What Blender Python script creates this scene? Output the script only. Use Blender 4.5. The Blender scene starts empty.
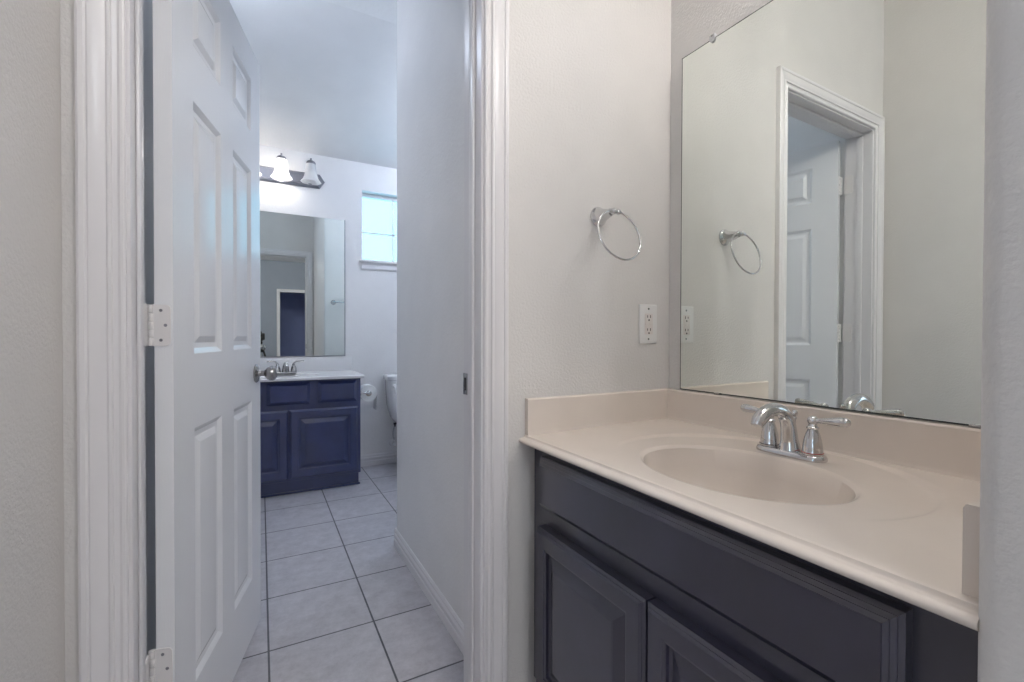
import bpy, bmesh, math, random
from mathutils import Matrix, Vector
C = bpy.context.scene
COL = C.collection
PI = math.pi

# ------------------------------------------------------------------ camera
F_PX, YAW, PITCH, ROLL, CAM_H = 460.7, math.radians(28.6), math.radians(.6), math.radians(.15), 1.05
cs, sn = math.cos(YAW), math.sin(YAW)
fw, rt, up = Vector((sn, cs, 0)), Vector((cs, -sn, 0)), Vector((0, 0, 1))
fw, up = fw*math.cos(PITCH) - up*math.sin(PITCH), up*math.cos(PITCH) + fw*math.sin(PITCH)
rt, up = rt*math.cos(ROLL) + up*math.sin(ROLL), up*math.cos(ROLL) - rt*math.sin(ROLL)
cd = bpy.data.cameras.new('camera')
cd.sensor_width = 36.0
cd.lens = 36.0*F_PX/1024.0
cd.clip_start = .01
cam = bpy.data.objects.new('camera', cd)
COL.objects.link(cam)
mw = Matrix((rt, up, -fw)).transposed().to_4x4()
mw.translation = (0, 0, CAM_H)
cam.matrix_world = mw
C.camera = cam

# ------------------------------------------------------------------ world, lights, exposure
W = bpy.data.worlds.new('sky')
C.world = W
W.use_nodes = True
bg = W.node_tree.nodes['Background']
bg.inputs['Color'].default_value = (.29, .365, .43, 1)
bg.inputs['Strength'].default_value = 3.2
C.view_settings.view_transform = 'Standard'
C.view_settings.look = 'None'
C.view_settings.gamma = 1.0
C.view_settings.use_curve_mapping = False
C.view_settings.exposure = 0.97
C.cycles.max_bounces = 14
C.cycles.diffuse_bounces = 8
C.cycles.glossy_bounces = 8
C.cycles.transmission_bounces = 8
C.cycles.transparent_max_bounces = 12
C.cycles.sample_clamp_indirect = 6.0
C.cycles.use_denoising = True

def portal(name, loc, direction, sx, sy):
    l = bpy.data.lights.new(name, 'AREA'); l.shape = 'RECTANGLE'; l.size = sx; l.size_y = sy
    l.cycles.is_portal = True
    o = bpy.data.objects.new(name, l); COL.objects.link(o)
    o.location = loc; o.rotation_euler = Vector(direction).to_track_quat('-Z', 'Y').to_euler()
def bulb_light(name, loc, power, color, radius=.03):
    l = bpy.data.lights.new(name, 'POINT'); l.energy = power; l.color = color; l.shadow_soft_size = radius
    o = bpy.data.objects.new(name, l); COL.objects.link(o); o.location = loc
    return o
portal('window_daylight', (.98, 3.87, 1.94), (0, -1, 0), .52, .54)
portal('bedroom_daylight', (-3.02, -1.6, 1.45), (1, 0, 0), 1.1, 1.5)
WARM = (1.0, .96, .925)
COOL = (.86, .92, 1.0)
NEAR_W, FAR_W, HALL_W, BATH_W, ALCOVE_W, CORR_W, BACK_W = 2.1, .55, .8, 10.0, 19.0, 3.0, 26.0

# ------------------------------------------------------------------ materials
def new_mat(name):
    m = bpy.data.materials.new(name); m.use_nodes = True
    nt = m.node_tree
    return m, nt, nt.nodes['Principled BSDF']
def bumped(nt, b, scale, strength, dist, detail=2.0, stretch=None):
    tc = nt.nodes.new('ShaderNodeTexCoord'); n = nt.nodes.new('ShaderNodeTexNoise')
    n.inputs['Scale'].default_value = scale; n.inputs['Detail'].default_value = detail
    bp = nt.nodes.new('ShaderNodeBump'); bp.inputs['Strength'].default_value = strength; bp.inputs['Distance'].default_value = dist
    src = tc.outputs['Object']
    if stretch:
        mp = nt.nodes.new('ShaderNodeMapping'); mp.inputs['Scale'].default_value = stretch
        nt.links.new(src, mp.inputs['Vector']); src = mp.outputs['Vector']
    nt.links.new(src, n.inputs['Vector'])
    nt.links.new(n.outputs['Fac'], bp.inputs['Height']); nt.links.new(bp.outputs['Normal'], b.inputs['Normal'])
    return tc, n
def tinted(nt, b, c1, c2, scale, detail=3.0, lo=.35, hi=.65):
    tc = nt.nodes.new('ShaderNodeTexCoord'); n = nt.nodes.new('ShaderNodeTexNoise')
    n.inputs['Scale'].default_value = scale; n.inputs['Detail'].default_value = detail
    r = nt.nodes.new('ShaderNodeValToRGB')
    r.color_ramp.elements[0].position = lo; r.color_ramp.elements[1].position = hi
    r.color_ramp.elements[0].color = (*c1, 1); r.color_ramp.elements[1].color = (*c2, 1)
    nt.links.new(tc.outputs['Object'], n.inputs['Vector']); nt.links.new(n.outputs['Fac'], r.inputs['Fac'])
    nt.links.new(r.outputs['Color'], b.inputs['Base Color'])
def paint(name, col, rough=.55, scale=90, strength=.35, dist=.003, spec=.35):
    m, nt, b = new_mat(name)
    b.inputs['Roughness'].default_value = rough; b.inputs['Specular IOR Level'].default_value = spec
    tinted(nt, b, tuple(c*.985 for c in col), tuple(min(1, c*1.015) for c in col), 6.0)
    bumped(nt, b, scale, strength, dist, 3.0)
    return m
def simple(name, col, rough=.4, metal=0.0, bump=None, spec=.5, coat=0):
    m, nt, b = new_mat(name)
    b.inputs['Base Color'].default_value = (*col, 1); b.inputs['Roughness'].default_value = rough
    b.inputs['Metallic'].default_value = metal; b.inputs['Specular IOR Level'].default_value = spec
    b.inputs['Coat Weight'].default_value = coat
    if bump: bumped(nt, b, *bump)
    return m
M_WALL = paint('wall_paint', (.69, .67, .65), scale=150, strength=.5, dist=.003)
M_WALLF = paint('bath_wall_paint', (.78, .77, .765))
M_CEIL = paint('ceiling_paint', (.74, .74, .74), .7, 60, .3)
M_TRIM = simple('trim_paint', (.73, .715, .725), .28, bump=(30, .05, .002, 2.0, (6, 6, 1)))
M_DOOR = simple('door_paint', (.82, .83, .85), .24, bump=(60, .10, .002, 3.0, (6, 6, .5)))
M_PLATE = simple('white_plastic', (.78, .77, .76), .3)
M_RECEPT = simple('warm_white_plastic', (.74, .69, .66), .3)
M_SLOT = simple('slot_black', (.02, .015, .015), .6)
M_RED = simple('indicator_red', (.35, .05, .04), .4)
M_CHROME = simple('chrome', (.66, .66, .67), .07, 1.0)
M_NICKEL = simple('brushed_nickel', (.40, .39, .385), .26, 1.0)
M_DARKNICKEL = simple('dark_bronze_nickel', (.30, .30, .33), .33, 1.0)
M_PORC = simple('porcelain', (.80, .80, .80), .12, coat=.5)
M_PAPER = simple('toilet_paper', (.82, .82, .81), .9, bump=(200, .2, .002))
M_BLACK = simple('black_plastic', (.012, .012, .013), .45)
M_LENS = simple('lens_glass', (.01, .01, .015), .05)
M_STEEL = simple('tripod_silver', (.6, .6, .62), .3, 1.0)
M_HOSE = simple('braided_hose', (.55, .55, .56), .35, .8)
M_WHITEMETAL = simple('painted_hinge', (.75, .73, .725), .32, bump=(80, .1, .001))
M_DIMWALL = paint('dimmed_wall_paint', (.30, .33, .38))  # shade put into the colour: darker grey-blue so the back wall reads dim
M_NAVYROOM = paint('blue_room_paint', (.40, .47, .80), .6)
def stone(name, col):
    m, nt, b = new_mat(name)
    tinted(nt, b, tuple(c*.985 for c in col), tuple(c*1.015 for c in col), 9, 4)
    b.inputs['Roughness'].default_value = .22; b.inputs['Specular IOR Level'].default_value = .4
    return m
M_STONE = stone('beige_cultured_marble', (.72, .645, .58))
M_STONEW = stone('white_cultured_marble', (.70, .69, .69))
def cabinet_paint(name, col):
    m, nt, b = new_mat(name)
    tinted(nt, b, tuple(c*.85 for c in col), tuple(c*1.2 for c in col), 7, 5)
    b.inputs['Roughness'].default_value = .30; b.inputs['Specular IOR Level'].default_value = .6; b.inputs['Coat Weight'].default_value = 1.0; b.inputs['Coat IOR'].default_value = 1.5; b.inputs['Coat Roughness'].default_value = .17
    bumped(nt, b, 50, .06, .002, 3.0)
    return m
M_CAB = cabinet_paint('dark_espresso_paint', (.021, .0195, .040))
M_CABF = cabinet_paint('navy_cabinet_paint', (.019, .029, .105))
def mirror_mat():
    m, nt, b = new_mat('mirror_silver')
    b.inputs['Base Color'].default_value = (.84, .875, .84, 1); b.inputs['Metallic'].default_value = 1.0; b.inputs['Roughness'].default_value = .0
    return m
M_MIRROR = mirror_mat()
M_MIREDGE = simple('mirror_edge', (.06, .07, .065), .3)
def pane_mat():
    m = bpy.data.materials.new('window_glass'); m.use_nodes = True
    nt = m.node_tree; nt.nodes.remove(nt.nodes['Principled BSDF'])
    out = nt.nodes['Material Output']
    t = nt.nodes.new('ShaderNodeBsdfTransparent'); g = nt.nodes.new('ShaderNodeBsdfGlossy'); x = nt.nodes.new('ShaderNodeMixShader')
    t.inputs['Color'].default_value = (.66, .93, 1.0, 1); g.inputs['Roughness'].default_value = .02
    x.inputs['Fac'].default_value = .03
    nt.links.new(t.outputs[0], x.inputs[1]); nt.links.new(g.outputs[0], x.inputs[2]); nt.links.new(x.outputs[0], out.inputs['Surface'])
    return m
M_PANE = pane_mat()
def shade_mat():
    m = bpy.data.materials.new('frosted_alabaster_glass'); m.use_nodes = True
    nt = m.node_tree; nt.nodes.remove(nt.nodes['Principled BSDF'])
    out = nt.nodes['Material Output']
    t = nt.nodes.new('ShaderNodeBsdfTranslucent'); d = nt.nodes.new('ShaderNodeBsdfDiffuse'); x = nt.nodes.new('ShaderNodeMixShader')
    g = nt.nodes.new('ShaderNodeBsdfGlossy'); y = nt.nodes.new('ShaderNodeMixShader')
    t.inputs['Color'].default_value = (.95, .95, .95, 1); d.inputs['Color'].default_value = (.85, .85, .86, 1)
    g.inputs['Roughness'].default_value = .15
    x.inputs['Fac'].default_value = .45; y.inputs['Fac'].default_value = .05
    nt.links.new(t.outputs[0], x.inputs[1]); nt.links.new(d.outputs[0], x.inputs[2])
    nt.links.new(x.outputs[0], y.inputs[1]); nt.links.new(g.outputs[0], y.inputs[2]); nt.links.new(y.outputs[0], out.inputs['Surface'])
    return m
M_SHADE = shade_mat()
def emit_mat(name, col, s):
    m, nt, b = new_mat(name)
    b.inputs['Emission Color'].default_value = (*col, 1); b.inputs['Emission Strength'].default_value = s
    b.inputs['Base Color'].default_value = (.8, .8, .8, 1)
    return m
M_BULB = emit_mat('lit_bulb', (1, .93, .84), 12)
M_BULBOFF = simple('unlit_bulb', (.8, .8, .8), .3)
def tile_mat():
    m, nt, b = new_mat('floor_tile')
    tc = nt.nodes.new('ShaderNodeTexCoord'); mp = nt.nodes.new('ShaderNodeMapping')
    mp.inputs['Location'].default_value = (-.020 + .342*20, -1.721 + .347*20, 0)
    br = nt.nodes.new('ShaderNodeTexBrick'); br.offset = 0.0; br.squash = 1.0
    br.inputs['Scale'].default_value = 1.0; br.inputs['Brick Width'].default_value = .342; br.inputs['Row Height'].default_value = .347
    br.inputs['Mortar Size'].default_value = .0034; br.inputs['Mortar Smooth'].default_value = .15; br.inputs['Bias'].default_value = 0
    br.inputs['Color1'].default_value = (.50, .49, .52, 1); br.inputs['Color2'].default_value = (.53, .515, .54, 1)
    br.inputs['Mortar'].default_value = (.12, .118, .13, 1)
    n = nt.nodes.new('ShaderNodeTexNoise'); n.inputs['Scale'].default_value = 14; n.inputs['Detail'].default_value = 10; n.inputs['Roughness'].default_value = .80
    r = nt.nodes.new('ShaderNodeValToRGB')
    r.color_ramp.elements[0].position = .3; r.color_ramp.elements[1].position = .7
    r.color_ramp.elements[0].color = (.74, .73, .745, 1); r.color_ramp.elements[1].color = (1.14, 1.14, 1.14, 1)
    mx = nt.nodes.new('ShaderNodeMix'); mx.data_type = 'RGBA'; mx.blend_type = 'MULTIPLY'; mx.inputs['Factor'].default_value = 1
    nt.links.new(tc.outputs['Object'], mp.inputs['Vector']); nt.links.new(mp.outputs['Vector'], br.inputs['Vector'])
    nt.links.new(tc.outputs['Object'], n.inputs['Vector']); nt.links.new(n.outputs['Fac'], r.inputs['Fac'])
    nt.links.new(br.outputs['Color'], mx.inputs['A']); nt.links.new(r.outputs['Color'], mx.inputs['B'])
    nt.links.new(mx.outputs['Result'], b.inputs['Base Color'])
    bp = nt.nodes.new('ShaderNodeBump'); bp.invert = True; bp.inputs['Strength'].default_value = .6; bp.inputs['Distance'].default_value = .002
    nt.links.new(br.outputs['Fac'], bp.inputs['Height'])
    bp2 = nt.nodes.new('ShaderNodeBump'); bp2.inputs['Strength'].default_value = .12; bp2.inputs['Distance'].default_value = .002
    nt.links.new(n.outputs['Fac'], bp2.inputs['Height']); nt.links.new(bp.outputs['Normal'], bp2.inputs['Normal'])
    nt.links.new(bp2.outputs['Normal'], b.inputs['Normal'])
    b.inputs['Roughness'].default_value = .42; b.inputs['Specular IOR Level'].default_value = .4
    return m
M_TILE = tile_mat()

# ------------------------------------------------------------------ helpers
ROOTS = {}
def mark(o, label=None, cat=None, group=None, kind=None):
    if label: o['label'] = label
    if cat: o['category'] = cat
    if group: o['group'] = group
    if kind: o['kind'] = kind
    return o
def root(name, label, cat, loc, rotz=0.0, group=None, kind=None):
    o = bpy.data.objects.new(name, None); COL.objects.link(o)
    o.empty_display_size = .05
    o.location = loc; o.rotation_euler = (0, 0, rotz)
    ROOTS[o.name] = Matrix.Translation(loc) @ Matrix.Rotation(rotz, 4, 'Z')
    return mark(o, label, cat, group, kind)
def link(name, bm, m, parent=None, local=False, sharp=32, label=None, kind=None):
    """One mesh object; vertices are given in world space unless local."""
    bmesh.ops.remove_doubles(bm, verts=bm.verts, dist=1e-6)
    bmesh.ops.recalc_face_normals(bm, faces=bm.faces)
    p = parent
    while p is not None and p.parent is not None: p = p.parent
    if p is not None and p.name in ROOTS and not local:
        bm.transform(ROOTS[p.name].inverted())
    me = bpy.data.meshes.new(name); bm.to_mesh(me); bm.free()
    mats = m if isinstance(m, (list, tuple)) else [m]
    for x in mats: me.materials.append(x)
    me.shade_smooth(); me.set_sharp_from_angle(angle=math.radians(sharp))
    o = bpy.data.objects.new(name, me); COL.objects.link(o)
    if parent is not None: o.parent = parent
    if label: o['label'] = label
    if kind: o['kind'] = kind
    return o
def struct(name, bm, m, parent=None, **k):
    return link(name, bm, m, parent, kind='structure', **k)
NB = bmesh.new
def box(bm, x0, x1, y0, y1, z0, z1, bev=0.0, seg=2, mi=0):
    r = bmesh.ops.create_cube(bm, size=1.0)
    vs = r['verts']
    for v in vs:
        v.co = Vector((x0 + (v.co.x+.5)*(x1-x0), y0 + (v.co.y+.5)*(y1-y0), z0 + (v.co.z+.5)*(z1-z0)))
    fs = {f for v in vs for f in v.link_faces}
    for f in fs: f.material_index = mi
    if bev > 0:
        es = list({e for v in vs for e in v.link_edges})
        bmesh.ops.bevel(bm, geom=es, offset=bev, segments=seg, profile=.5, affect='EDGES')
    return vs
def prism(bm, poly, axis, a, b):
    """extrude a 2D polygon along an axis (x: poly=(y,z), y: poly=(x,z), z: poly=(x,y))"""
    def P(p, t): return {'x': (t, p[0], p[1]), 'y': (p[0], t, p[1]), 'z': (p[0], p[1], t)}[axis]
    A = [bm.verts.new(P(p, a)) for p in poly]; B = [bm.verts.new(P(p, b)) for p in poly]
    n = len(poly)
    for i in range(n): bm.faces.new((A[i], A[(i+1) % n], B[(i+1) % n], B[i]))
    bm.faces.new(A); bm.faces.new(B)
def frame_of(d):
    d = Vector(d).normalized()
    a = Vector((0, 0, 1)) if abs(d.z) < .9 else Vector((1, 0, 0))
    u = d.cross(a).normalized(); return u, d.cross(u).normalized()
def lathe(bm, prof, org, d=(0, 0, 1), seg=32, scale=(1, 1)):
    org = Vector(org); d = Vector(d).normalized(); u, v = frame_of(d)
    rings = []
    for r, z in prof:
        if r < 1e-5: rings.append([bm.verts.new(org + d*z)])
        else: rings.append([bm.verts.new(org + d*z + u*(r*scale[0]*math.cos(2*PI*i/seg)) + v*(r*scale[1]*math.sin(2*PI*i/seg))) for i in range(seg)])
    for A, B in zip(rings, rings[1:]):
        for i in range(seg):
            j = (i+1) % seg
            if len(A) == 1 and len(B) == 1: continue
            if len(A) == 1: bm.faces.new((A[0], B[i], B[j]))
            elif len(B) == 1: bm.faces.new((A[i], A[j], B[0]))
            else: bm.faces.new((A[i], A[j], B[j], B[i]))
    for R in (rings[0], rings[-1]):
        if len(R) > 2: bm.faces.new(R)
def spline(pts, n):
    P = [Vector(p) for p in pts]; P = [P[0]*2-P[1]] + P + [P[-1]*2-P[-2]]
    out = []
    for i in range(1, len(P)-2):
        for k in range(n):
            t = k/n; a, b, c, d = P[i-1], P[i], P[i+1], P[i+2]
            out.append(.5*((2*b) + (c-a)*t + (2*a-5*b+4*c-d)*t*t + (3*b-a-3*c+d)*t**3))
    out.append(P[-2]); return out
def tube(bm, pts, rad, seg=16, closed=False, flat=(1, 1)):
    P = [Vector(p) for p in pts]; n = len(P)
    R = rad if isinstance(rad, (list, tuple)) else [rad]*n
    if len(R) != n: R = [R[0] + (R[-1]-R[0])*i/(n-1) for i in range(n)] if len(R) == 2 else [R[min(int(i/(n-1)*(len(R)-1)), len(R)-2)] + (R[min(int(i/(n-1)*(len(R)-1)), len(R)-2)+1]-R[min(int(i/(n-1)*(len(R)-1)), len(R)-2)])*((i/(n-1)*(len(R)-1)) - min(int(i/(n-1)*(len(R)-1)), len(R)-2)) for i in range(n)]
    rings = []; u = None
    for i in range(n):
        if closed: t = (P[(i+1) % n]-P[i-1]).normalized()
        else: t = (P[min(i+1, n-1)]-P[max(i-1, 0)]).normalized()
        if u is None: u, v = frame_of(t)
        else:
            u = (u - t*u.dot(t)).normalized(); v = t.cross(u)
        rings.append([bm.verts.new(P[i] + u*(R[i]*flat[0]*math.cos(2*PI*k/seg)) + v*(R[i]*flat[1]*math.sin(2*PI*k/seg))) for k in range(seg)])
    for i in range(n if closed else n-1):
        A, B = rings[i], rings[(i+1) % n]
        for k in range(seg): bm.faces.new((A[k], A[(k+1) % seg], B[(k+1) % seg], B[k]))
    if not closed: bm.faces.new(rings[0]); bm.faces.new(rings[-1])
def rings_panel(bm, to3, u0, u1, v0, v1, rings, cap=True):
    """nested rectangles (inset, depth) on a face; to3(u, v, d) gives the point"""
    loops = []
    for ins, d in rings:
        loops.append([bm.verts.new(to3(*p, d)) for p in ((u0+ins, v0+ins), (u1-ins, v0+ins), (u1-ins, v1-ins), (u0+ins, v1-ins))])
    for A, B in zip(loops, loops[1:]):
        for i in range(4): bm.faces.new((A[i], A[(i+1) % 4], B[(i+1) % 4], B[i]))
    if cap: bm.faces.new(loops[-1])
    return loops

# ------------------------------------------------------------------ key dimensions (metres)
YB, WT = 1.10, .115          # wall with the doorway, its thickness
YB2 = YB + WT
XL, XR = -.309, 1.198        # left wall, vanity (mirror) wall
JL, JR = -.213, .507         # door jamb faces
DH = 2.042                   # opening height
XP, YP = .595, 2.306         # partition face and its end
YF = 3.815                   # far wall
YK = -4.1
YE = .180                    # end wall of the vanity alcove
XE = .616
ZC = 2.74

# ------------------------------------------------------------------ setting
bm = NB(); box(bm, -3.2, 2.2, -6.2, 4.2, -.1, 0); struct('floor', bm, M_TILE)
bm = NB()                                                     # wall with the doorway
J = .018
box(bm, XL, JL-J, YB, YB2, 0, ZC); box(bm, JR+J, XR, YB, YB2, 0, ZC); box(bm, JL-J, JR+J, YB, YB2, DH+J, ZC)
struct('wall_back', bm, M_WALL)
def arc(cx, cy, r, a0, a1, n=8): return [(cx + r*math.cos(a0+(a1-a0)*i/n), cy + r*math.sin(a0+(a1-a0)*i/n)) for i in range(n+1)]
bm = NB(); r = .02
prism(bm, [(-.43, .3), (XL-r, .3)] + arc(XL-r, .3+r, r, -PI/2, 0)[1:] + [(XL, YB2), (-.43, YB2)], 'z', 0, ZC)
struct('wall_left', bm, M_WALL)
XBL = -.237
bm = NB(); box(bm, -.43, XBL, YB2, YF+.1, 0, ZC); struct('wall_bath_left', bm, M_WALLF)
bm = NB(); box(bm, XR, 1.7, YE, YB2, 0, ZC); struct('wall_right', bm, M_WALL)
bm = NB(); r = .022
prism(bm, [(1.7, YE), (XE+r, YE)] + arc(XE+r, YE-r, r, PI/2, PI)[1:] + [(XE, .06+r)] + arc(XE+r, .06+r, r, PI, 1.5*PI)[1:] + [(1.7, .06)], 'z', 0, ZC)
struct('wall_end', bm, M_WALL)
bm = NB(); r = .02
prism(bm, [(1.62, YB2), (XP, YB2), (XP, YP-r)] + arc(XP+r, YP-r, r, PI, PI/2)[1:] + [(1.62, YP)], 'z', 0, ZC)
struct('wall_partition', bm, M_WALLF)
bm = NB(); box(bm, 1.50, 1.62, YP, YF+.1, 0, ZC); struct('wall_alcove', bm, M_WALLF)
WX0, WX1, WZ0, WZ1 = .713, 1.245, 1.655, 2.212
bm = NB()
box(bm, XBL, WX0, YF, YF+.12, 0, ZC); box(bm, WX1, 1.50, YF, YF+.12, 0, ZC)
box(bm, WX0, WX1, YF, YF+.12, 0, WZ0); box(bm, WX0, WX1, YF, YF+.12, WZ1, ZC)
struct('wall_far', bm, M_WALLF)
# ceilings: flat over the rooms, sloping down towards the far wall
bm = NB(); box(bm, -3.2, 2.2, -6.2, YB+.06, ZC, ZC+.1); struct('ceiling', bm, M_CEIL)
bm = NB()
prism(bm, [(YB+.06, ZC), (2.51, ZC), (YF+.12, 2.432-.03), (YF+.12, ZC+.1), (YB+.06, ZC+.1)], 'x', -.43, 1.62)
struct('ceiling_bath', bm, M_CEIL, sharp=5)
# the bedroom behind the camera, with its own daylight
bm = NB(); box(bm, -3.2, -3.0, -6.2, -2.15, 0, ZC); box(bm, -3.2, -3.0, -1.05, YB2, 0, ZC); box(bm, -3.2, -3.0, -2.15, -1.05, 0, .7); box(bm, -3.2, -3.0, -2.15, -1.05, 2.2, ZC)
struct('wall_bedroom_left', bm, M_WALL)
bm = NB(); box(bm, -3.0, -.43, YB, YB2, 0, ZC); struct('wall_bedroom_front', bm, M_WALL)
bm = NB(); box(bm, 2.0, 2.2, -6.2, .178, 0, ZC); struct('wall_bedroom_right', bm, M_WALL)
bm = NB(); box(bm, -3.0, -.36, -2.72, -2.6, 0, ZC); box(bm, -.48, -.36, YK-.1, -2.72, 0, ZC); struct('wall_hall_screen', bm, M_WALL)  # unseen walls, added to screen the back wall from the lights
KX0, KX1 = .385, 1.17
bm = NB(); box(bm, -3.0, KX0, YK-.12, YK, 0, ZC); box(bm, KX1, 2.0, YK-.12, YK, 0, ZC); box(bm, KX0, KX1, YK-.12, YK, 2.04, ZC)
struct('wall_bedroom_back', bm, M_DIMWALL)
bm = NB(); box(bm, -.4, 2.0, -6.2, -6.1, 0, ZC); box(bm, -.5, -.4, -6.2, YK-.12, 0, ZC); struct('wall_blue_room', bm, M_NAVYROOM)

CAS = [(0, 0), (0, .017), (.004, .019), (.011, .019), (.014, .016), (.017, .0175), (.022, .0175), (.040, .012), (.043, .014), (.047, .014), (.049, .0095), (.056, .0085), (.060, .0105), (.064, .0105), (.067, .008), (.067, 0)]
def casing(bm, xl, xr, ztop, y, sgn, w=.067):
    """mitred door casing: inner edges xl, xr, ztop; face leaves y towards sgn"""
    path = lambda t: [(xl-(w-t), 0), (xl-(w-t), ztop+(w-t)), (xr+(w-t), ztop+(w-t)), (xr+(w-t), 0)]
    rows = []
    for t, d in CAS:
        rows.append([bm.verts.new((px, y + sgn*d, pz)) for px, pz in path(t)])
    n = len(rows)
    for i in range(n):
        A, B = rows[i], rows[(i+1) % n]
        for k in range(3): bm.faces.new((A[k], A[k+1], B[k+1], B[k]))
    bm.faces.new([r_[0] for r_ in rows]); bm.faces.new([r_[3] for r_ in rows])
bm = NB(); casing(bm, JL-.006, JR+.006, DH+.006, YB, -1); struct('trim_1', bm, M_TRIM, sharp=20)
bm = NB(); casing(bm, JL-.006, JR+.006, DH+.006, YB2, 1); struct('trim_2', bm, M_TRIM, sharp=20)
bm = NB()                                                     # jamb lining with its stop
box(bm, JL-J, JL, YB, YB2, 0, DH, .001, 1); box(bm, JR, JR+J, YB, YB2, 0, DH, .001, 1); box(bm, JL-J, JR+J, YB, YB2, DH, DH+J, .001, 1)
for x0, x1 in ((JL, JL+.007), (JR-.007, JR)): box(bm, x0, x1, YB+.040, YB+.068, 0, DH-.011, .003, 2)
box(bm, JL, JR, YB+.040, YB+.068, DH-.011, DH, .003, 2)
jamb = struct('trim_3', bm, M_TRIM)
bm = NB(); box(bm, JR-.002, JR+.001, YB2-.026, YB2+.0015, .885, .945, .0015, 2); sp = link('strike_plate', bm, M_NICKEL, jamb, label='small metal strike plate on the right jamb')
bm = NB(); box(bm, JR-.0026, JR+.0, YB2-.020, YB2-.008, .897, .933, .0005, 1); link('latch_hole', bm, M_SLOT, sp)
bm = NB(); casing(bm, KX0, KX1, 2.04, YK, 1); struct('trim_4', bm, M_TRIM, sharp=20)
BASE = [(0, 0), (0, .013), (.035, .013), (.038, .010), (.048, .010), (.052, .012), (.058, .012), (.066, .007), (.074, .007), (.080, .003), (.082, .003), (.083, 0)]
bm = NB(); prism(bm, [(XP-d, z) for z, d in BASE], 'y', YB2, YP-.006)
prism(bm, [(YP+d, z) for z, d in BASE], 'x', XP-.006, 1.50)
prism(bm, arc(XP+.006, YP-.006, .0125, PI/2, PI, 5) + [(XP+.006, YP-.006)], 'z', 0, .083)
struct('baseboard_partition', bm, M_TRIM, sharp=20)
bm = NB(); prism(bm, [(YF-d*1.0, z*1.12) for z, d in BASE], 'x', .615, 1.50); struct('baseboard_far', bm, M_TRIM, sharp=20)

# ------------------------------------------------------------------ far window
win = root('window_1', None, None, (.979, YF+.07, WZ0), kind='structure')
bm = NB()
FW = .022
box(bm, WX0, WX0+.006, YF+.065, YF+.10, WZ0, WZ1); box(bm, WX1-.006, WX1, YF+.065, YF+.10, WZ0, WZ1)
box(bm, WX0, WX1, YF+.065, YF+.10, WZ1-.03, WZ1, .002, 1); box(bm, WX0, WX1, YF+.065, YF+.10, WZ0, WZ0+.02, .002, 1)
struct('frame', bm, M_TRIM, win)
bm = NB(); box(bm, .973, .985, YF+.078, YF+.090, WZ0+.02, WZ1-.03); box(bm, WX0+.006, WX1-.006, YF+.078, YF+.090, 1.889, 1.900)
struct('muntin', bm, M_TRIM, win)
bm = NB(); box(bm, WX0+.004, WX1-.004, YF+.082, YF+.086, WZ0+.018, WZ1-.028); struct('pane', bm, M_PANE, win)
bm = NB(); box(bm, WX0-.02, WX1+.02, YF-.028, YF+.065, WZ0-.018, WZ0+.002, .004, 2); struct('sill', bm, M_TRIM, win)
bm = NB(); prism(bm, [(YF, WZ0-.018), (YF-.014, WZ0-.018), (YF-.014, WZ0-.028), (YF-.010, WZ0-.034), (YF-.012, WZ0-.062), (YF-.006, WZ0-.074), (YF, WZ0-.074)], 'x', WX0-.006, WX1+.006)
struct('apron', bm, M_TRIM, win, sharp=20)

# ------------------------------------------------------------------ six-panel door
DANG = math.atan2(.676, .1605)
door = root('door_1', 'white six panel door standing open into the far bathroom', None, (-.1665, 1.228, .012), DANG, kind='structure')
DW, DHT, DT = .711, 2.022, .035
PS = [(.112, .304), (.408, .600)]
PZ = [(.200, .815), (.994, 1.599), (1.731, 1.911)]
STICK = [(0, 0), (.004, .002), (.013, .0085), (.020, .0095), (.026, .0095), (.042, .003), (.046, .0025)]
bm = NB()
us = sorted({0, DW, *[a for p in PS for a in p]}); vs_ = sorted({0, DHT, *[a for p in PZ for a in p]})
for yy, sg in ((0, 1), (DT, -1)):
    to3 = lambda u, v, d, yy=yy, sg=sg: (u, yy+sg*d, v)
    for a, b in zip(us, us[1:]):
        for c, d in zip(vs_, vs_[1:]):
            if (a, b) in PS and (c, d) in PZ: rings_panel(bm, to3, a, b, c, d, STICK)
            else: bm.faces.new([bm.verts.new(to3(*p, 0)) for p in ((a, c), (b, c), (b, d), (a, d))])
for a, b in zip(us, us[1:]):
    for z in (0, DHT): bm.faces.new([bm.verts.new(p) for p in ((a, 0, z), (b, 0, z), (b, DT, z), (a, DT, z))])
for c, d in zip(vs_, vs_[1:]):
    for x in (0, DW): bm.faces.new([bm.verts.new(p) for p in ((x, 0, c), (x, DT, c), (x, DT, d), (x, 0, d))])
link('door_panel', bm, M_DOOR, door, local=True, sharp=14, kind='structure')
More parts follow.
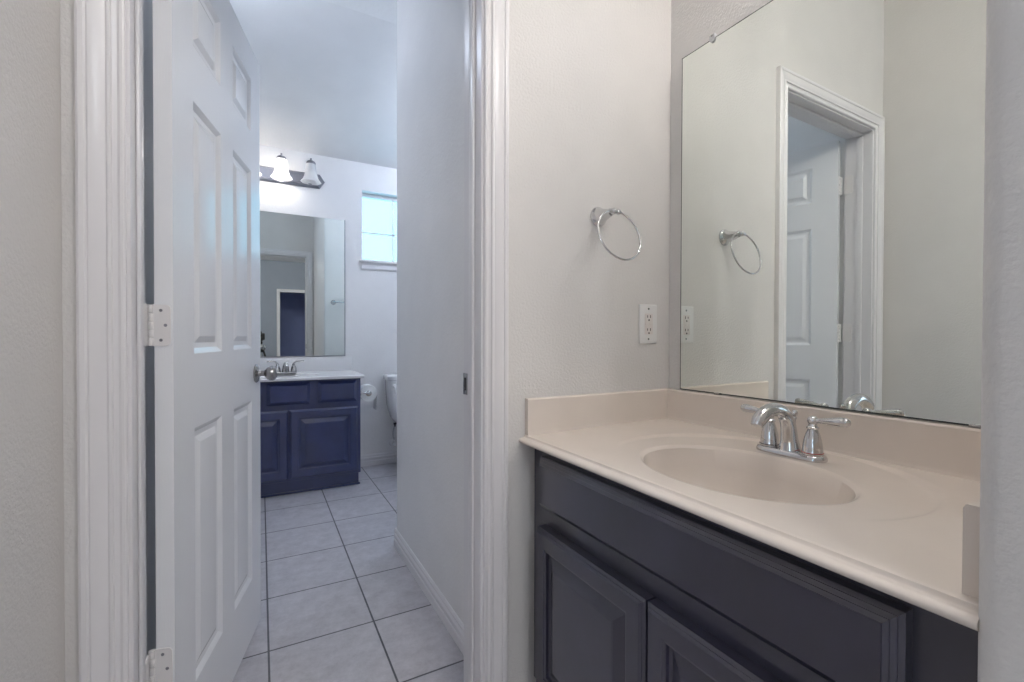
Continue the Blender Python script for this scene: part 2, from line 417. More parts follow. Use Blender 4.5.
for zc in (.315, 1.0595, 1.80):
    bm = NB()
    pl_ = [(.006, -.0445), (.034, -.0445)]
    # leaf with rounded corners on the hinge edge of the door
    poly = [(DT+.004, -.0445), (.012, -.0445)] + arc(.014, -.0345, .010, 1.5*PI, PI, 5) + arc(.014, .0345, .010, PI, .5*PI, 5) + [(DT+.004, .0445)]
    prism(bm, [(y, z+zc) for y, z in poly], 'x', -.0024, .0005)
    h = link('hinge', bm, M_WHITEMETAL, door, local=True, kind='structure')
    for k in range(5):
        bm = NB(); lathe(bm, [(0, 0), (.0058, .0003), (.0062, .001), (.0062, .0160), (.0058, .0168), (0, .017)], (-.003, DT+.007, zc-.0445+k*.0178), seg=18)
        link('knuckle', bm, M_WHITEMETAL, h, local=True)
    for (yy, zz) in ((.022, .032), (.0135, 0), (.022, -.032)):
        bm = NB(); lathe(bm, [(.0016, 0), (.0034, 0), (.0034, .0006), (.0016, .0002), (0, .0001)], (-.0023, yy, zc+zz), (-1, 0, 0), 14); link('screw', bm, M_DARKNICKEL, h, local=True)
    bm = NB()
    pj = [(YB2+.006, -.0445), (YB2-.026, -.0445)] + arc(YB2-.022, -.0345, .010, 1.5*PI, PI, 5) + arc(YB2-.022, .0345, .010, PI, .5*PI, 5) + [(YB2+.006, .0445)]
    prism(bm, [(y, z+zc+.012) for y, z in pj], 'x', JL-.0005, JL+.0032)
    link('jamb_leaf', bm, M_WHITEMETAL, h)
for sg, yy in ((-1, 0), (1, DT)):
    bm = NB(); o = (.652, yy, .904)
    lathe(bm, [(0, 0), (.0325, 0), (.0325, .003), (.029, .006), (.018, .009), (.0, .009)], o, (0, sg, 0), 36)
    ro = link('knob_rosette', bm, M_NICKEL, door, local=True, kind='structure')
    bm = NB(); lathe(bm, [(0, .008), (.012, .008), (.0105, .016), (.0095, .024), (.012, .030), (.021, .036), (.0262, .046), (.0265, .054), (.0235, .061), (.016, .066), (.008, .0675), (0, .068)], o, (0, sg, 0), 36)
    link('knob', bm, M_NICKEL, ro, local=True)
    bm = NB(); lathe(bm, [(0, .067), (.004, .067), (.004, .0695), (0, .0695)], o, (0, sg, 0), 12); link('lock_button', bm, M_DARKNICKEL, ro, local=True)

# ------------------------------------------------------------------ cabinets
def slab_rings(t): return [(0, 0), (0, t-.0165), (.0055, t-.0122), (.0057, t-.0108), (.0112, t-.0066), (.0114, t-.0052), (.0168, t-.0012), (.0172, t)]
def drawer_bm(to3, u0, u1, v0, v1, t):
    bm = NB(); L = rings_panel(bm, to3, u0, u1, v0, v1, slab_rings(t)); bm.faces.new(L[0]); return bm
def raised_door_bm(to3, u0, u1, v0, v1, t, st=.055):
    bm = NB()
    R = [(0, 0), (0, t-.010), (.0055, t-.0055), (.0057, t-.0042), (.0105, t), (st-.012, t), (st-.010, t-.0035), (st-.005, t-.0045), (st-.004, t-.0115), (st+.003, t-.0135), (st+.029, t-.0018), (st+.0335, t-.0010), (st+.035, t-.0010)]
    L = rings_panel(bm, to3, u0, u1, v0, v1, R); bm.faces.new(L[0]); return bm
# near vanity: faces -X
XF = .668
cab = root('vanity_cabinet', 'dark espresso vanity cabinet under the beige countertop, beside the doorway', 'cabinet', (.92, .64, 0))
bm = NB()
CY0, CY1, CZ1 = YE+.003, 1.092, .755
box(bm, XF, XF+.019, CY0, CY1, .10, CZ1-.0); 
box(bm, XF+.019, XR-.003, CY0, CY0+.016, .10, CZ1); box(bm, XF+.019, XR-.003, CY1-.016, CY1, .10, CZ1); box(bm, XR-.015, XR-.003, CY0+.016, CY1-.016, .10, CZ1); box(bm, XF+.019, XR-.015, CY0+.016, CY1-.016, .10, .116)
link('cabinet_body', bm, M_CAB, cab)
bm = NB(); box(bm, XF+.07, XF+.085, CY0, CY1, 0, .10); link('toe_kick', bm, M_CAB, cab)
bm = NB(); box(bm, XF-.0015, XF+.001, YE+.003, .188, .10, CZ1-.004); link('filler_strip', bm, M_CAB, cab)
tn = lambda u, v, d: (XF-d, u, v)
link('false_drawer_front', drawer_bm(tn, .245, 1.030, .600, .733, .034), M_CAB, cab, sharp=12)
for y0, y1 in ((.6445, 1.036), (.243, .6395)):
    link('cabinet_door', raised_door_bm(tn, y0, y1, .125, .547, .034), M_CAB, cab, sharp=12)
# far vanity: faces -Y
YV = 3.33
cabf = root('vanity_cabinet', 'navy blue vanity cabinet against the far wall under the small mirror', 'cabinet', (.16, 3.57, 0))
bm = NB(); FX0, FX1 = -.233, .611
box(bm, FX0, FX1, YV, YV+.019, .096, .757, .002, 1); box(bm, FX1-.016, FX1, YV+.019, YF-.003, .096, .757); box(bm, FX0, FX0+.016, YV+.019, YF-.003, .096, .757); box(bm, FX0+.016, FX1-.016, YV+.019, YF-.003, .096, .112); box(bm, FX0+.016, FX1-.016, YF-.015, YF-.003, .112, .757)
link('cabinet_body', bm, M_CABF, cabf)
bm = NB(); box(bm, FX0, FX1-.004, 3.385, 3.40, 0, .096); box(bm, FX1-.02, FX1-.004, 3.40, YF-.015, 0, .096); box(bm, FX0, FX1+.004, 3.372, 3.386, 0, .014, .003, 2); link('toe_kick', bm, M_CABF, cabf)
tf = lambda u, v, d: (u, YV-d, v)
DR = lambda t: [(0, 0), (0, .005), (.021, .0235), (.0222, .0235)]
for x0, x1 in ((.031, .285), (.334, .586), (-.218, -.016)):
    bm = NB(); L = rings_panel(bm, tf, x0, x1, .600, .744, DR(.020)); bm.faces.new(L[0])
    link('false_drawer_front', bm, M_CABF, cabf, sharp=12)
for x0, x1 in ((-.218, .1545), (.163, .590)):
    link('cabinet_door', raised_door_bm(tf, x0, x1, .113, .562, .019, .062), M_CABF, cabf, sharp=12)

# ------------------------------------------------------------------ countertops with moulded basins
def counter_mesh(bx0, bx1, by0, by1, zt, ec, ea, eb, rc, ra, rb, depth, to3, nr=44, crease=.004):
    """deck with an integral oval basin in a local (p, q) rectangle; to3 maps to world"""
    bm = NB()
    cx, cy = ec
    ang = sorted({2*PI*i/160 for i in range(160)} | {math.atan2(y-cy, x-cx) % (2*PI) for x in (bx0, bx1) for y in (by0, by1)})
    def hgt(x, y):
        if rc is None: return zt
        q = math.hypot((x-rc[0])/ra, (y-rc[1])/rb); d = (q-1)*min(ra, rb)
        s = max(0, min(1, (d+.006)/.009)); s = s*s*(3-2*s)
        w = max(0, min(1, (x-.74)/.20)); w = w*w*(3-2*w)
        return zt - crease*(1-s*w)
    loops = []
    n1 = 16
    for i in range(1, n1+1):                       # bowl
        rho = i/n1
        z = -depth*(1-rho**2.6)**.62
        loops.append((rho*.965, z-.006))
    loops += [(.985, -.0035), (.998, -.0013), (1.010, -.0003), (1.03, 0)]
    R = []
    for rho, dz in loops:
        R.append([bm.verts.new(to3(cx+ea*rho*math.cos(a), cy+eb*rho*math.sin(a), (hgt(cx+ea*1.03*math.cos(a), cy+eb*1.03*math.sin(a)) if rc else zt)+dz)) for a in ang])
    for i in range(1, nr+1):
        t = i/nr; L = []
        for a in ang:
            ex, ey = cx+ea*1.03*math.cos(a), cy+eb*1.03*math.sin(a)
            ca, sa = math.cos(a), math.sin(a)
            k = min([((bx1 if ca > 0 else bx0)-cx)/ca if abs(ca) > 1e-9 else 9, ((by1 if sa > 0 else by0)-cy)/sa if abs(sa) > 1e-9 else 9])
            px, py = cx+ca*k, cy+sa*k
            x, y = ex+(px-ex)*t, ey+(py-ey)*t
            L.append(bm.verts.new(to3(x, y, hgt(x, y))))
        R.append(L)
    n = len(ang)
    for A, B in zip(R, R[1:]):
        for i in range(n): bm.faces.new((A[i], A[(i+1) % n], B[(i+1) % n], B[i]))
    c = bm.verts.new(to3(cx, cy, zt-depth-.006))
    for i in range(n): bm.faces.new((c, R[0][i], R[0][(i+1) % n]))
    return bm
ZT = .782
top = root('vanity_countertop', 'beige cultured marble countertop with oval basin on the espresso cabinet', 'countertop', (.9, .64, ZT-.02))
bm = counter_mesh(.646, 1.1725, YE+.001, YB-.001, ZT, (.862, .612), .166, .213, (.905, .612), .262, .302, .125, lambda x, y, z: (x, y, z))
NOSE = [(.646, ZT-.004), (.6400, ZT-.0042), (.6388, ZT-.0048), (.6372, ZT-.0090), (.6348, ZT-.0106), (.630, ZT-.0106), (.6252, ZT-.0121), (.6215, ZT-.0155), (.6208, ZT-.0185), (.6222, ZT-.022), (.626, ZT-.0248), (.631, ZT-.0258), (.67, ZT-.0258), (.67, ZT-.012)]
A = [bm.verts.new((x, YE-.003, z)) for x, z in NOSE]; B = [bm.verts.new((x, YB-.001, z)) for x, z in NOSE]
for i in range(len(NOSE)-1): bm.faces.new((A[i], A[i+1], B[i+1], B[i]))
bm.faces.new(A); bm.faces.new(B)
link('counter_deck', bm, M_STONE, top, sharp=40)
bm = NB(); prism(bm, [(1.168, ZT-.005), (1.1715, ZT+.004), (1.1735, ZT+.010), (1.1735, ZT+.0925), (1.1765, ZT+.0965), (XR-.001, ZT+.0965), (XR-.001, ZT-.02), (1.168, ZT-.02)], 'y', YE+.002, YB-.001)
link('backsplash', bm, M_STONE, top)
bm = NB(); prism(bm, [(YB-.020, ZT-.007), (YB-.018, ZT+.003), (YB-.0165, ZT+.010), (YB-.0165, ZT+.0925), (YB-.0135, ZT+.0965), (YB-.001, ZT+.0965), (YB-.001, ZT-.007)], 'x', .641, 1.1735)
link('side_splash', bm, M_STONE, top)
bm = NB(); prism(bm, [(YE+.0185, ZT-.008), (YE+.0185, ZT+.0875), (YE+.0155, ZT+.092), (YE+.001, ZT+.092), (YE+.001, ZT-.008)], 'x', .654, 1.1735)
link('side_splash', bm, M_STONE, top)
bm = NB(); lathe(bm, [(0, 0), (.022, 0), (.022, .003), (.018, .004), (.015, .001), (0, .001)], (.89, .612, ZT-.133), seg=28); link('drain', bm, M_CHROME, top)
# far
ZTF = .778
topf = root('vanity_countertop', 'white countertop with backsplash on the navy cabinet by the far wall', 'countertop', (.16, 3.55, ZTF-.02))
bm = counter_mesh(-.235, .628, YV-.035, YF-.002, ZTF, (.16, 3.53), .21, .15, None, 0, 0, .12, lambda x, y, z: (x, y, z), nr=10)
P2 = [(YV-.035, ZTF), (YV-.041, ZTF-.004), (YV-.042, ZTF-.012), (YV-.040, ZTF-.019), (YV-.034, ZTF-.021), (YF-.002, ZTF-.021)]
A = [bm.verts.new((-.235, y, z)) for y, z in P2]; B = [bm.verts.new((.628, y, z)) for y, z in P2]
for i in range(len(P2)-2): bm.faces.new((A[i], A[i+1], B[i+1], B[i]))
for E_, xx in ((A, -.235), (B, .628)): bm.faces.new(E_ + [bm.verts.new((xx, YF-.002, ZTF))])
link('counter_deck', bm, M_STONEW, topf, sharp=40)
bm = NB(); box(bm, -.235, .628, YF-.021, YF-.001, ZTF-.001, .886, .003, 2); link('backsplash', bm, M_STONEW, topf)

# ------------------------------------------------------------------ faucets
def bell(bm, o, h, r0=.0205, r1=.0098):
    prof = [(0, 0), (r0, 0), (r0*1.02, .003), (r0, .006)]
    for i in range(1, 11):
        t = i/10; prof.append((r0*.97 + (r1-r0*.97)*t**2.1, .006+h*t))
    zt = .006+h
    prof += [(r1*1.25, zt+.001), (r1*1.3, zt+.004), (r1*1.0, zt+.006), (r1*.85, zt+.009), (r1*.85, zt+.012), (0, zt+.013)]
    lathe(bm, prof, o, seg=32); return zt+.012
fc = root('faucet', 'chrome two-handle bathroom faucet on the beige countertop', 'faucet', (1.07, .622, ZT-.003))
FX, FY, FZ = 1.070, .6225, ZT-.003
bm = NB()
def stadium(hx, hy, n=14):
    r = hx; return [(FX + r*math.cos(a), FY + (hy-r) + r*math.sin(a)) for a in [PI*i/n for i in range(n+1)]] + [(FX + r*math.cos(a), FY - (hy-r) + r*math.sin(a)) for a in [PI + PI*i/n for i in range(n+1)]]
L = []
for hx, hy, z in ((.0275, .0775, 0), (.0275, .0775, .006), (.0255, .0755, .010), (.0225, .0725, .012), (.019, .069, .0125)):
    L.append([bm.verts.new((x, y, FZ+z)) for x, y in stadium(hx, hy)])
for A, B in zip(L, L[1:]):
    for i in range(len(A)): bm.faces.new((A[i], A[(i+1) % len(A)], B[(i+1) % len(A)], B[i]))
bm.faces.new(L[0]); bm.faces.new(L[-1])
link('base_plate', bm, M_CHROME, fc, sharp=40)
bm = NB()
path = spline([(FX, FY, FZ+.008), (FX-.003, FY, FZ+.035), (FX-.010, FY, FZ+.072), (FX-.028, FY, FZ+.097), (FX-.059, FY, FZ+.108), (FX-.091, FY, FZ+.104), (FX-.115, FY, FZ+.090), (FX-.122, FY, FZ+.082)], 8)
tube(bm, path, [.0245, .018, .0155, .0145, .0150, .0155, .0150, .0135], 24)
sp_ = link('spout', bm, M_CHROME, fc, sharp=50)
bm = NB(); lathe(bm, [(0, 0), (.0115, 0), (.0125, .001), (.0125, .009), (.0115, .010), (0, .010)], (FX-.1250, FY, FZ+.0775), (.40, 0, .92), 24); link('aerator', bm, M_CHROME, sp_)
for sg in (-1, 1):
    bm = NB(); hy = FY+sg*.0490
    ztop = bell(bm, (FX, hy, FZ+.011), .051)
    hd = link('handle', bm, M_CHROME, fc, sharp=50)
    bm = NB()
    hz = FZ+.011+ztop+.006
    r_ = bmesh.ops.create_uvsphere(bm, u_segments=20, v_segments=12, radius=.0108, matrix=Matrix.Translation((FX, hy, hz)))
    lp = [(FX, hy+sg*t, hz+.0005+t*.09) for t in (.006, .012, .018, .028, .042, .056, .066, .072, .0745)]
    tube(bm, lp, [.0062, .0050, .0056, .0070, .0088, .0102, .0098, .0070, .0018], 16)
    link('lever', bm, M_CHROME, hd, sharp=50)
    bm = NB(); tube(bm, [(FX+(.0208)*math.cos(2*PI*i/32), hy+.0208*math.sin(2*PI*i/32), FZ+.0165) for i in range(32)], .0010, 6, closed=True)
    link('indicator_ring', bm, M_RED if sg < 0 else M_SLOT, hd, label='red ring at the foot of the right handle' if sg < 0 else 'dark ring at the foot of the left handle')
bm = NB(); lathe(bm, [(0, 0), (.0028, 0), (.0028, .070), (.0045, .072), (.0045, .075), (.003, .077), (.0055, .081), (.0065, .086), (.005, .091), (0, .093)], (FX+.013, FY-.002, FZ+.010), seg=16); link('lift_rod', bm, M_CHROME, fc)
# far faucet
ff = root('faucet', 'small nickel faucet with lever handles on the white far countertop', 'faucet', (.155, 3.66, ZTF))
bm = NB(); box(bm, .085, .225, 3.635, 3.685, ZTF, ZTF+.014, .006, 3); link('base_plate', bm, M_NICKEL, ff)
bm = NB(); tube(bm, spline([(.155, 3.66, ZTF+.01), (.155, 3.655, ZTF+.045), (.155, 3.63, ZTF+.068), (.155, 3.585, ZTF+.066), (.155, 3.555, ZTF+.050)], 6), [.026, .021, .015, .013, .011], 18, flat=(1.15, 1)); link('spout', bm, M_NICKEL, ff, sharp=50)
for sg in (-1, 1):
    bm = NB(); bell(bm, (.155+sg*.052, 3.66, ZTF+.012), .045, .021, .008); hd = link('handle', bm, M_NICKEL, ff, sharp=50)
    bm = NB(); xx = .155+sg*.052
    tube(bm, spline([(xx, 3.66, ZTF+.070), (xx+sg*.012, 3.66, ZTF+.084), (xx+sg*.03, 3.66, ZTF+.088), (xx+sg*.068, 3.658, ZTF+.088)], 5), [.0075, .0062], 12, flat=(1.1, .8)); link('lever', bm, M_NICKEL, hd, sharp=50)
bm = NB(); lathe(bm, [(0, 0), (.002, 0), (.002, .06), (.005, .064), (.005, .070), (0, .072)], (.165, 3.695, ZTF), seg=12); link('lift_rod', bm, M_NICKEL, ff)

# ------------------------------------------------------------------ mirrors
mir = root('wall_mirror', 'large frameless mirror on the wall above the beige backsplash', 'mirror', (1.19, .62, .879))
DL = -.008
mx = lambda y: 1.186 + DL*(y-1.10)
bm = NB(); MY0, MY1, MZ0, MZ1 = YE+.004, 1.044, .8805, 1.940
a = [(mx(MY1), MY1), (mx(MY0), MY0), (XR-.001, MY0), (XR-.001, MY1)]
prism(bm, a, 'z', MZ0, MZ1)
bmesh.ops.delete(bm, geom=[f for f in bm.faces if f.normal.x < -.9 or (abs(f.normal.z) < .1 and all(v.co.x < 1.1945 for v in f.verts))], context='FACES')
tm = lambda u, v, d: (mx(u), u, v)
L = rings_panel(bm, tm, MY0, MY1, MZ0, MZ1, [(0, 0), (.0028, 0)])
for f in bm.faces: f.material_index = 0
bm.verts.ensure_lookup_table()
for f in bm.faces:
    if len(f.verts) == 4 and f.calc_area() > .8: f.material_index = 1
for f in [f for f in bm.faces if f.material_index == 1 and f.calc_center_median().x > 1.195]: f.material_index = 0
ob = link('mirror_glass', bm, [M_MIREDGE, M_MIRROR], mir)
M_CLIP = simple('clear_clip', (.55, .55, .56), .2)
for (y, z, m) in ((.930, MZ1, M_CLIP), (.30, MZ1, M_CLIP)):
    bm = NB(); x = mx(y); prism(bm, [(y-.009, z+.010), (y-.009, z-.003)] + arc(y, z-.003, .009, PI, 2*PI, 6)[1:] + [(y+.009, z+.010)], 'x', x-.0045, x-.0015)
    box(bm, x-.0018, XR-.001, y-.008, y+.008, z+.0006, z+.010)
    cl = link('mirror_clip', bm, m, mir)
    bm = NB(); lathe(bm, [(0, 0), (.003, 0), (.0025, .0012), (0, .0012)], (x-.0045, y, z+.007), (-1, 0, 0), 12); link('screw', bm, M_NICKEL, cl)
for y in (.905, .345):
    bm = NB(); x = mx(y); box(bm, x-.005, XR-.001, y-.009, y+.009, MZ0-.003, MZ0-.0005, .0005, 1); box(bm, x-.005, x-.001, y-.009, y+.009, MZ0-.003, MZ0+.0035, .0008, 1)
    link('mirror_clip', bm, M_NICKEL, mir)
mif = root('wall_mirror', 'smaller frameless mirror on the far wall above the white countertop', 'mirror', (.15, YF, .895))
bm = NB(); box(bm, -.228, .580, YF-.008, YF-.001, .897, 1.953)
ob = link('mirror_glass', bm, [M_MIREDGE, M_MIRROR], mif)
for p in ob.data.polygons: p.material_index = 1 if p.normal.y < -.9 else 0
bm = NB()
box(bm, .5775, .5835, YF-.0105, YF-.001, .890, 1.955, .001, 1); box(bm, -.231, .5775, YF-.0105, YF-.001, .890, .896, .001, 1); link('edge_channel', bm, M_DARKNICKEL, mif)

# ------------------------------------------------------------------ towel ring, outlet
tr = root('towel_ring', 'chrome towel ring on the wall between the doorway and the mirror', 'towel ring', (.888, YB, 1.41))
bm = NB(); lathe(bm, [(0, 0), (.029, 0), (.030, .003), (.0285, .006), (.026, .008), (.0235, .012), (.020, .022), (.0165, .034), (.0135, .046), (.0105, .056), (.0095, .060), (0, .060)], (.894, YB, 1.410), (0, -1, 0), 36)
po = link('post', bm, M_CHROME, tr, sharp=50)
bm = NB(); tube(bm, [(.878, YB-.070, 1.411), (.9095, YB-.070, 1.411)], .0062, 18)
lathe(bm, [(0, 0), (.006, .001), (.0092, .005), (.0098, .010), (.0080, .016), (.004, .019), (0, .020)], (.894, YB-.060, 1.411), (0, -1, 0), 24)
lathe(bm, [(0, -.009), (.006, -.007), (.0088, 0), (.006, .007), (0, .009)], (.912, YB-.070, 1.411), (1, 0, 0), 20)
link('finial', bm, M_CHROME, po, sharp=50)
bm = NB(); RC, RR, TAU = Vector((.899, 1.0095, 1.3395)), .0762, .272
tube(bm, [RC + RR*(math.cos(2*PI*i/72)*Vector((1, 0, 0)) + math.sin(2*PI*i/72)*Vector((0, math.sin(TAU), math.cos(TAU)))) for i in range(72)], .0031, 12, closed=True)
link('ring', bm, M_CHROME, tr)
OX, OZ = 1.098, 1.0905
ol = root('wall_outlet', 'white duplex outlet plate on the wall below the towel ring', 'outlet', (OX, YB, OZ))
bm = NB(); box(bm, OX-.0385, OX+.0385, YB-.006, YB, OZ-.063, OZ+.063, .003, 3); link('cover_plate', bm, M_PLATE, ol)
bm = NB(); box(bm, OX-.0168, OX+.0168, YB-.0078, YB-.004, OZ-.0335, OZ+.0335, .001, 2)
rc_ = link('receptacle', bm, M_RECEPT, ol, label='pinkish white double socket insert')
for dz in (.021, -.021):
    for dx, hh in ((-.0064, .0036), (.0064, .0044)):
        bm = NB(); box(bm, OX+dx-.0013, OX+dx+.0013, YB-.0082, YB-.006, OZ+dz+.003-hh, OZ+dz+.003+hh); link('slot', bm, M_SLOT, rc_)
    bm = NB(); lathe(bm, [(0, 0), (.0029, 0), (.0029, .0005), (0, .0005)], (OX, YB-.0078, OZ+dz-.0085), (0, -1, 0), 14); link('ground_hole', bm, M_SLOT, rc_)
bm = NB(); box(bm, OX-.015, OX-.002, YB-.0092, YB-.007, OZ-.004, OZ+.004, .0006, 1); link('test_button', bm, M_RECEPT, rc_)
bm = NB(); box(bm, OX+.002, OX+.015, YB-.0092, YB-.007, OZ-.004, OZ+.004, .0006, 1); link('test_button', bm, M_RECEPT, rc_)
for dz in (-.0485, .0485):
    bm = NB(); lathe(bm, [(0, 0), (.0035, 0), (.003, .001), (0, .0011)], (OX, YB-.006, OZ+dz), (0, -1, 0), 14); link('screw', bm, M_NICKEL, ol)

# ------------------------------------------------------------------ vanity lights
BELL = [(.024, 0), (.030, -.006), (.0345, -.020), (.0375, -.045), (.0405, -.075), (.046, -.102), (.055, -.124), (.068, -.141), (.070, -.145)]
def vanity_light(name, label, loc, rotz, n, gap, lit, power, color, bars):
    """bar along local x, wall behind at +y"""
    t = root(name, label, 'light fixture', loc, rotz)
    bm = NB(); hl = bars/2; hh = .053
    out = [(-hl, 0), (-hl+.035, -hh), (hl-.035, -hh), (hl, 0), (hl-.035, hh), (-hl+.035, hh)]
    L = []
    for k, yy in ((0, 0), (0, -.010), (.010, -.022), (.014, -.022), (.018, -.030), (.020, -.030)):
        s = (hh-k)/hh
        L.append([bm.verts.new((x - math.copysign(min(k*1.2, hl), x), yy, z*s)) for x, z in out])
    for A, B in zip(L, L[1:]):
        for i in range(6): bm.faces.new((A[i], A[(i+1) % 6], B[(i+1) % 6], B[i]))
    bm.faces.new(L[0]); bm.faces.new(L[-1])
    link('back_bar', bm, M_DARKNICKEL, t, local=True, sharp=15)
    for k in range(n):
        x = (k-(n-1)/2)*gap; y = -.095; zt = .105
        bm = NB(); tube(bm, spline([(x, -.028, .01), (x, -.05, .012), (x, -.072, .05), (x, -.080, .095), (x, y, zt+.004)], 6), .006, 12); link('arm', bm, M_DARKNICKEL, t, local=True)
        bm = NB(); lathe(bm, [(.032, -.016), (.034, -.008), (.030, .004), (.019, .012), (.007, .014), (.005, .020), (.0075, .025), (.0055, .031), (0, .034)], (x, y, zt), seg=28); link('cap', bm, M_DARKNICKEL, t, local=True)
        bm = NB()
        prof = [(r, zt+z) for r, z in BELL]
        fl = []
        seg = 40
        for pi_, (r, z) in enumerate(prof):
            w = max(0, (pi_-5)/3)*.035
            fl.append([bm.verts.new((x + r*(1+w*math.cos(8*2*PI*i/seg))*math.cos(2*PI*i/seg), y + r*(1+w*math.cos(8*2*PI*i/seg))*math.sin(2*PI*i/seg), z)) for i in range(seg)])
        for A, B in zip(fl, fl[1:]):
            for i in range(seg): bm.faces.new((A[i], A[(i+1) % seg], B[(i+1) % seg], B[i]))
        sh = link('lamp_shade', bm, M_SHADE, t, local=True, label='glowing bell shaped glass shade' if lit[k] else 'bell shaped frosted glass shade, unlit')
        bm = NB(); lathe(bm, [(0, .0), (.013, 0), (.013, -.026), (.018, -.036), (.027, -.056), (.029, -.070), (.025, -.086), (.014, -.096), (0, -.099)], (x, y, zt), seg=24); link('bulb', bm, M_BULB if lit[k] else M_BULBOFF, sh, local=True)
        if lit[k]:
            w_ = Matrix.Translation(loc) @ Matrix.Rotation(rotz, 4, 'Z') @ Vector((x, y, zt-.118))
            bulb_light('bulb_light', w_, power, color, .028)
    return t
vanity_light('vanity_light', 'bar of bell shaped glass lamps above the far mirror, two lit', (.134, YF, 2.226), 0, 3, .195, (1, 1, 0), FAR_W, (1, .95, .90), .60)
vanity_light('vanity_light', 'bar of bell shaped glass lamps high above the large mirror', (XR, .42, 2.38), -PI/2, 3, .155, (1, 1, 1), NEAR_W, WARM, .56)

def fill_light(label, x, y, z, power, color):  # unseen dome fixtures, added to fill the rooms with light
    t = root('fill_light', label, 'fill light', (x, y, z))
    bm = NB(); lathe(bm, [(0, 0), (.15, 0), (.155, -.008), (.15, -.022), (.14, -.025), (0, -.025)], (x, y, z), seg=40); link('base_ring', bm, M_NICKEL, t)
    bm = NB(); lathe(bm, [(.14, -.024), (.138, -.045), (.125, -.072), (.09, -.095), (.045, -.106), (0, -.109)], (x, y, z), seg=40)
    for f in [f for f in bm.faces if len(f.verts) > 4]: bm.faces.remove(f)
    link('glass_dome', bm, M_SHADE, t)
    bulb_light('fill_bulb', (x, y, z-.16), power, color, .10)
fill_light('added round flush fill light in the bathroom over the toilet alcove', 1.38, 3.00, 2.62, BATH_W, (.70, .80, 1.0))
fill_light('added round flush fill light in the bathroom behind the open door', -.10, 2.25, ZC, CORR_W, (.72, .82, 1.0))
fill_light('added round flush fill light over the space before the large mirror', .57, -.55, ZC, ALCOVE_W, (1.0, .965, .93))
fill_light('added round flush fill light in the bedroom near the hall', -.08, -1.8, ZC, BACK_W, (.90, .94, 1.0))
fill_light('added round flush fill light in the bedroom behind the camera', -1.5, -1.0, ZC, HALL_W, (.82, .90, 1.0))

# ------------------------------------------------------------------ toilet, paper, valve, towel bar
TX = 1.10
toi = root('toilet', 'white two-piece toilet standing behind the partition under the small window', 'toilet', (TX, 3.5, 0))
def loft(bm, secs, n=36, cap=True):
    """superellipse cross sections (cx, cy, hx, hy, z, power)"""
    rings = []
    for cx, cy, hx, hy, z, p in secs:
        L = []
        for i in range(n):
            a = 2*PI*i/n; c, s = math.cos(a), math.sin(a)
            L.append(bm.verts.new((cx + hx*math.copysign(abs(c)**(2/p), c), cy + hy*math.copysign(abs(s)**(2/p), s), z)))
        rings.append(L)
    for A, B in zip(rings, rings[1:]):
        for i in range(n): bm.faces.new((A[i], A[(i+1) % n], B[(i+1) % n], B[i]))
    if cap: bm.faces.new(rings[0]); bm.faces.new(rings[-1])
TY = 3.695
bm = NB(); loft(bm, [(TX, TY, .125, .070, .350, 3), (TX, TY, .165, .082, .365, 3.5), (TX, TY, .190, .088, .40, 4), (TX, TY, .213, .096, .50, 5), (TX, TY, .222, .100, .62, 5), (TX, TY, .226, .102, .700, 5)])
link('tank', bm, M_PORC, toi, sharp=50)
bm = NB(); loft(bm, [(TX, TY, .226, .104, .700, 5), (TX, TY, .236, .112, .704, 5), (TX, TY, .238, .113, .730, 5), (TX, TY, .232, .108, .741, 4), (TX, TY, .19, .085, .746, 3)])
link('tank_lid', bm, M_PORC, toi, sharp=40)
bm = NB(); lathe(bm, [(0, 0), (.016, 0), (.017, .004), (.012, .008), (0, .009)], (TX-.185, TY-.099, .655), (0, -1, 0), 20)
tube(bm, spline([(TX-.185, TY-.105, .655), (TX-.19, TY-.125, .654), (TX-.185, TY-.130, .640), (TX-.180, TY-.132, .600)], 5), [.008, .010], 12)
link('flush_lever', bm, M_PORC, toi)
bm = NB(); loft(bm, [(TX, 3.36, .105, .20, 0, 2.6), (TX, 3.36, .100, .19, .06, 2.5), (TX, 3.38, .095, .18, .16, 2.4), (TX, 3.37, .125, .22, .26, 2.3), (TX, 3.35, .175, .26, .35, 2.2), (TX, 3.35, .185, .265, .385, 2.2), (TX, 3.35, .180, .26, .395, 2.2)])
loft(bm, [(TX, 3.64, .11, .11, .26, 4), (TX, 3.66, .13, .115, .345, 4), (TX, 3.66, .13, .115, .352, 4)])
link('bowl', bm, M_PORC, toi, sharp=50)
bm = NB(); loft(bm, [(TX, 3.33, .183, .245, .396, 2.2), (TX, 3.33, .185, .247, .405, 2.2), (TX, 3.33, .182, .244, .418, 2.2), (TX, 3.33, .178, .24, .428, 2.2), (TX, 3.33, .10, .15, .433, 2.1)])
link('seat_lid', bm, M_PORC, toi, sharp=50)
for sx in (-.115, .115):
    bm = NB(); lathe(bm, [(0, 0), (.012, 0), (.012, -.012), (.006, -.016), (.006, -.03), (0, -.03)], (TX+sx-.04*(sx < 0), TY, .352), seg=14); link('tank_bolt', bm, M_SLOT, toi)
vx, vz = .958, .165
val = root('shutoff_valve', 'white water shutoff valve on the far wall below the toilet tank', 'valve', (vx, YF, vz))
bm = NB(); lathe(bm, [(0, 0), (.030, 0), (.028, .006), (.012, .010), (.010, .05), (0, .05)], (vx, YF, vz), (0, -1, 0), 22); link('escutcheon', bm, M_PLATE, val)
bm = NB(); lathe(bm, [(0, 0), (.014, 0), (.014, .045), (.010, .05), (0, .05)], (vx, YF-.05, vz-.015), (0, 0, 1), 18); link('valve_body', bm, M_PLATE, val)
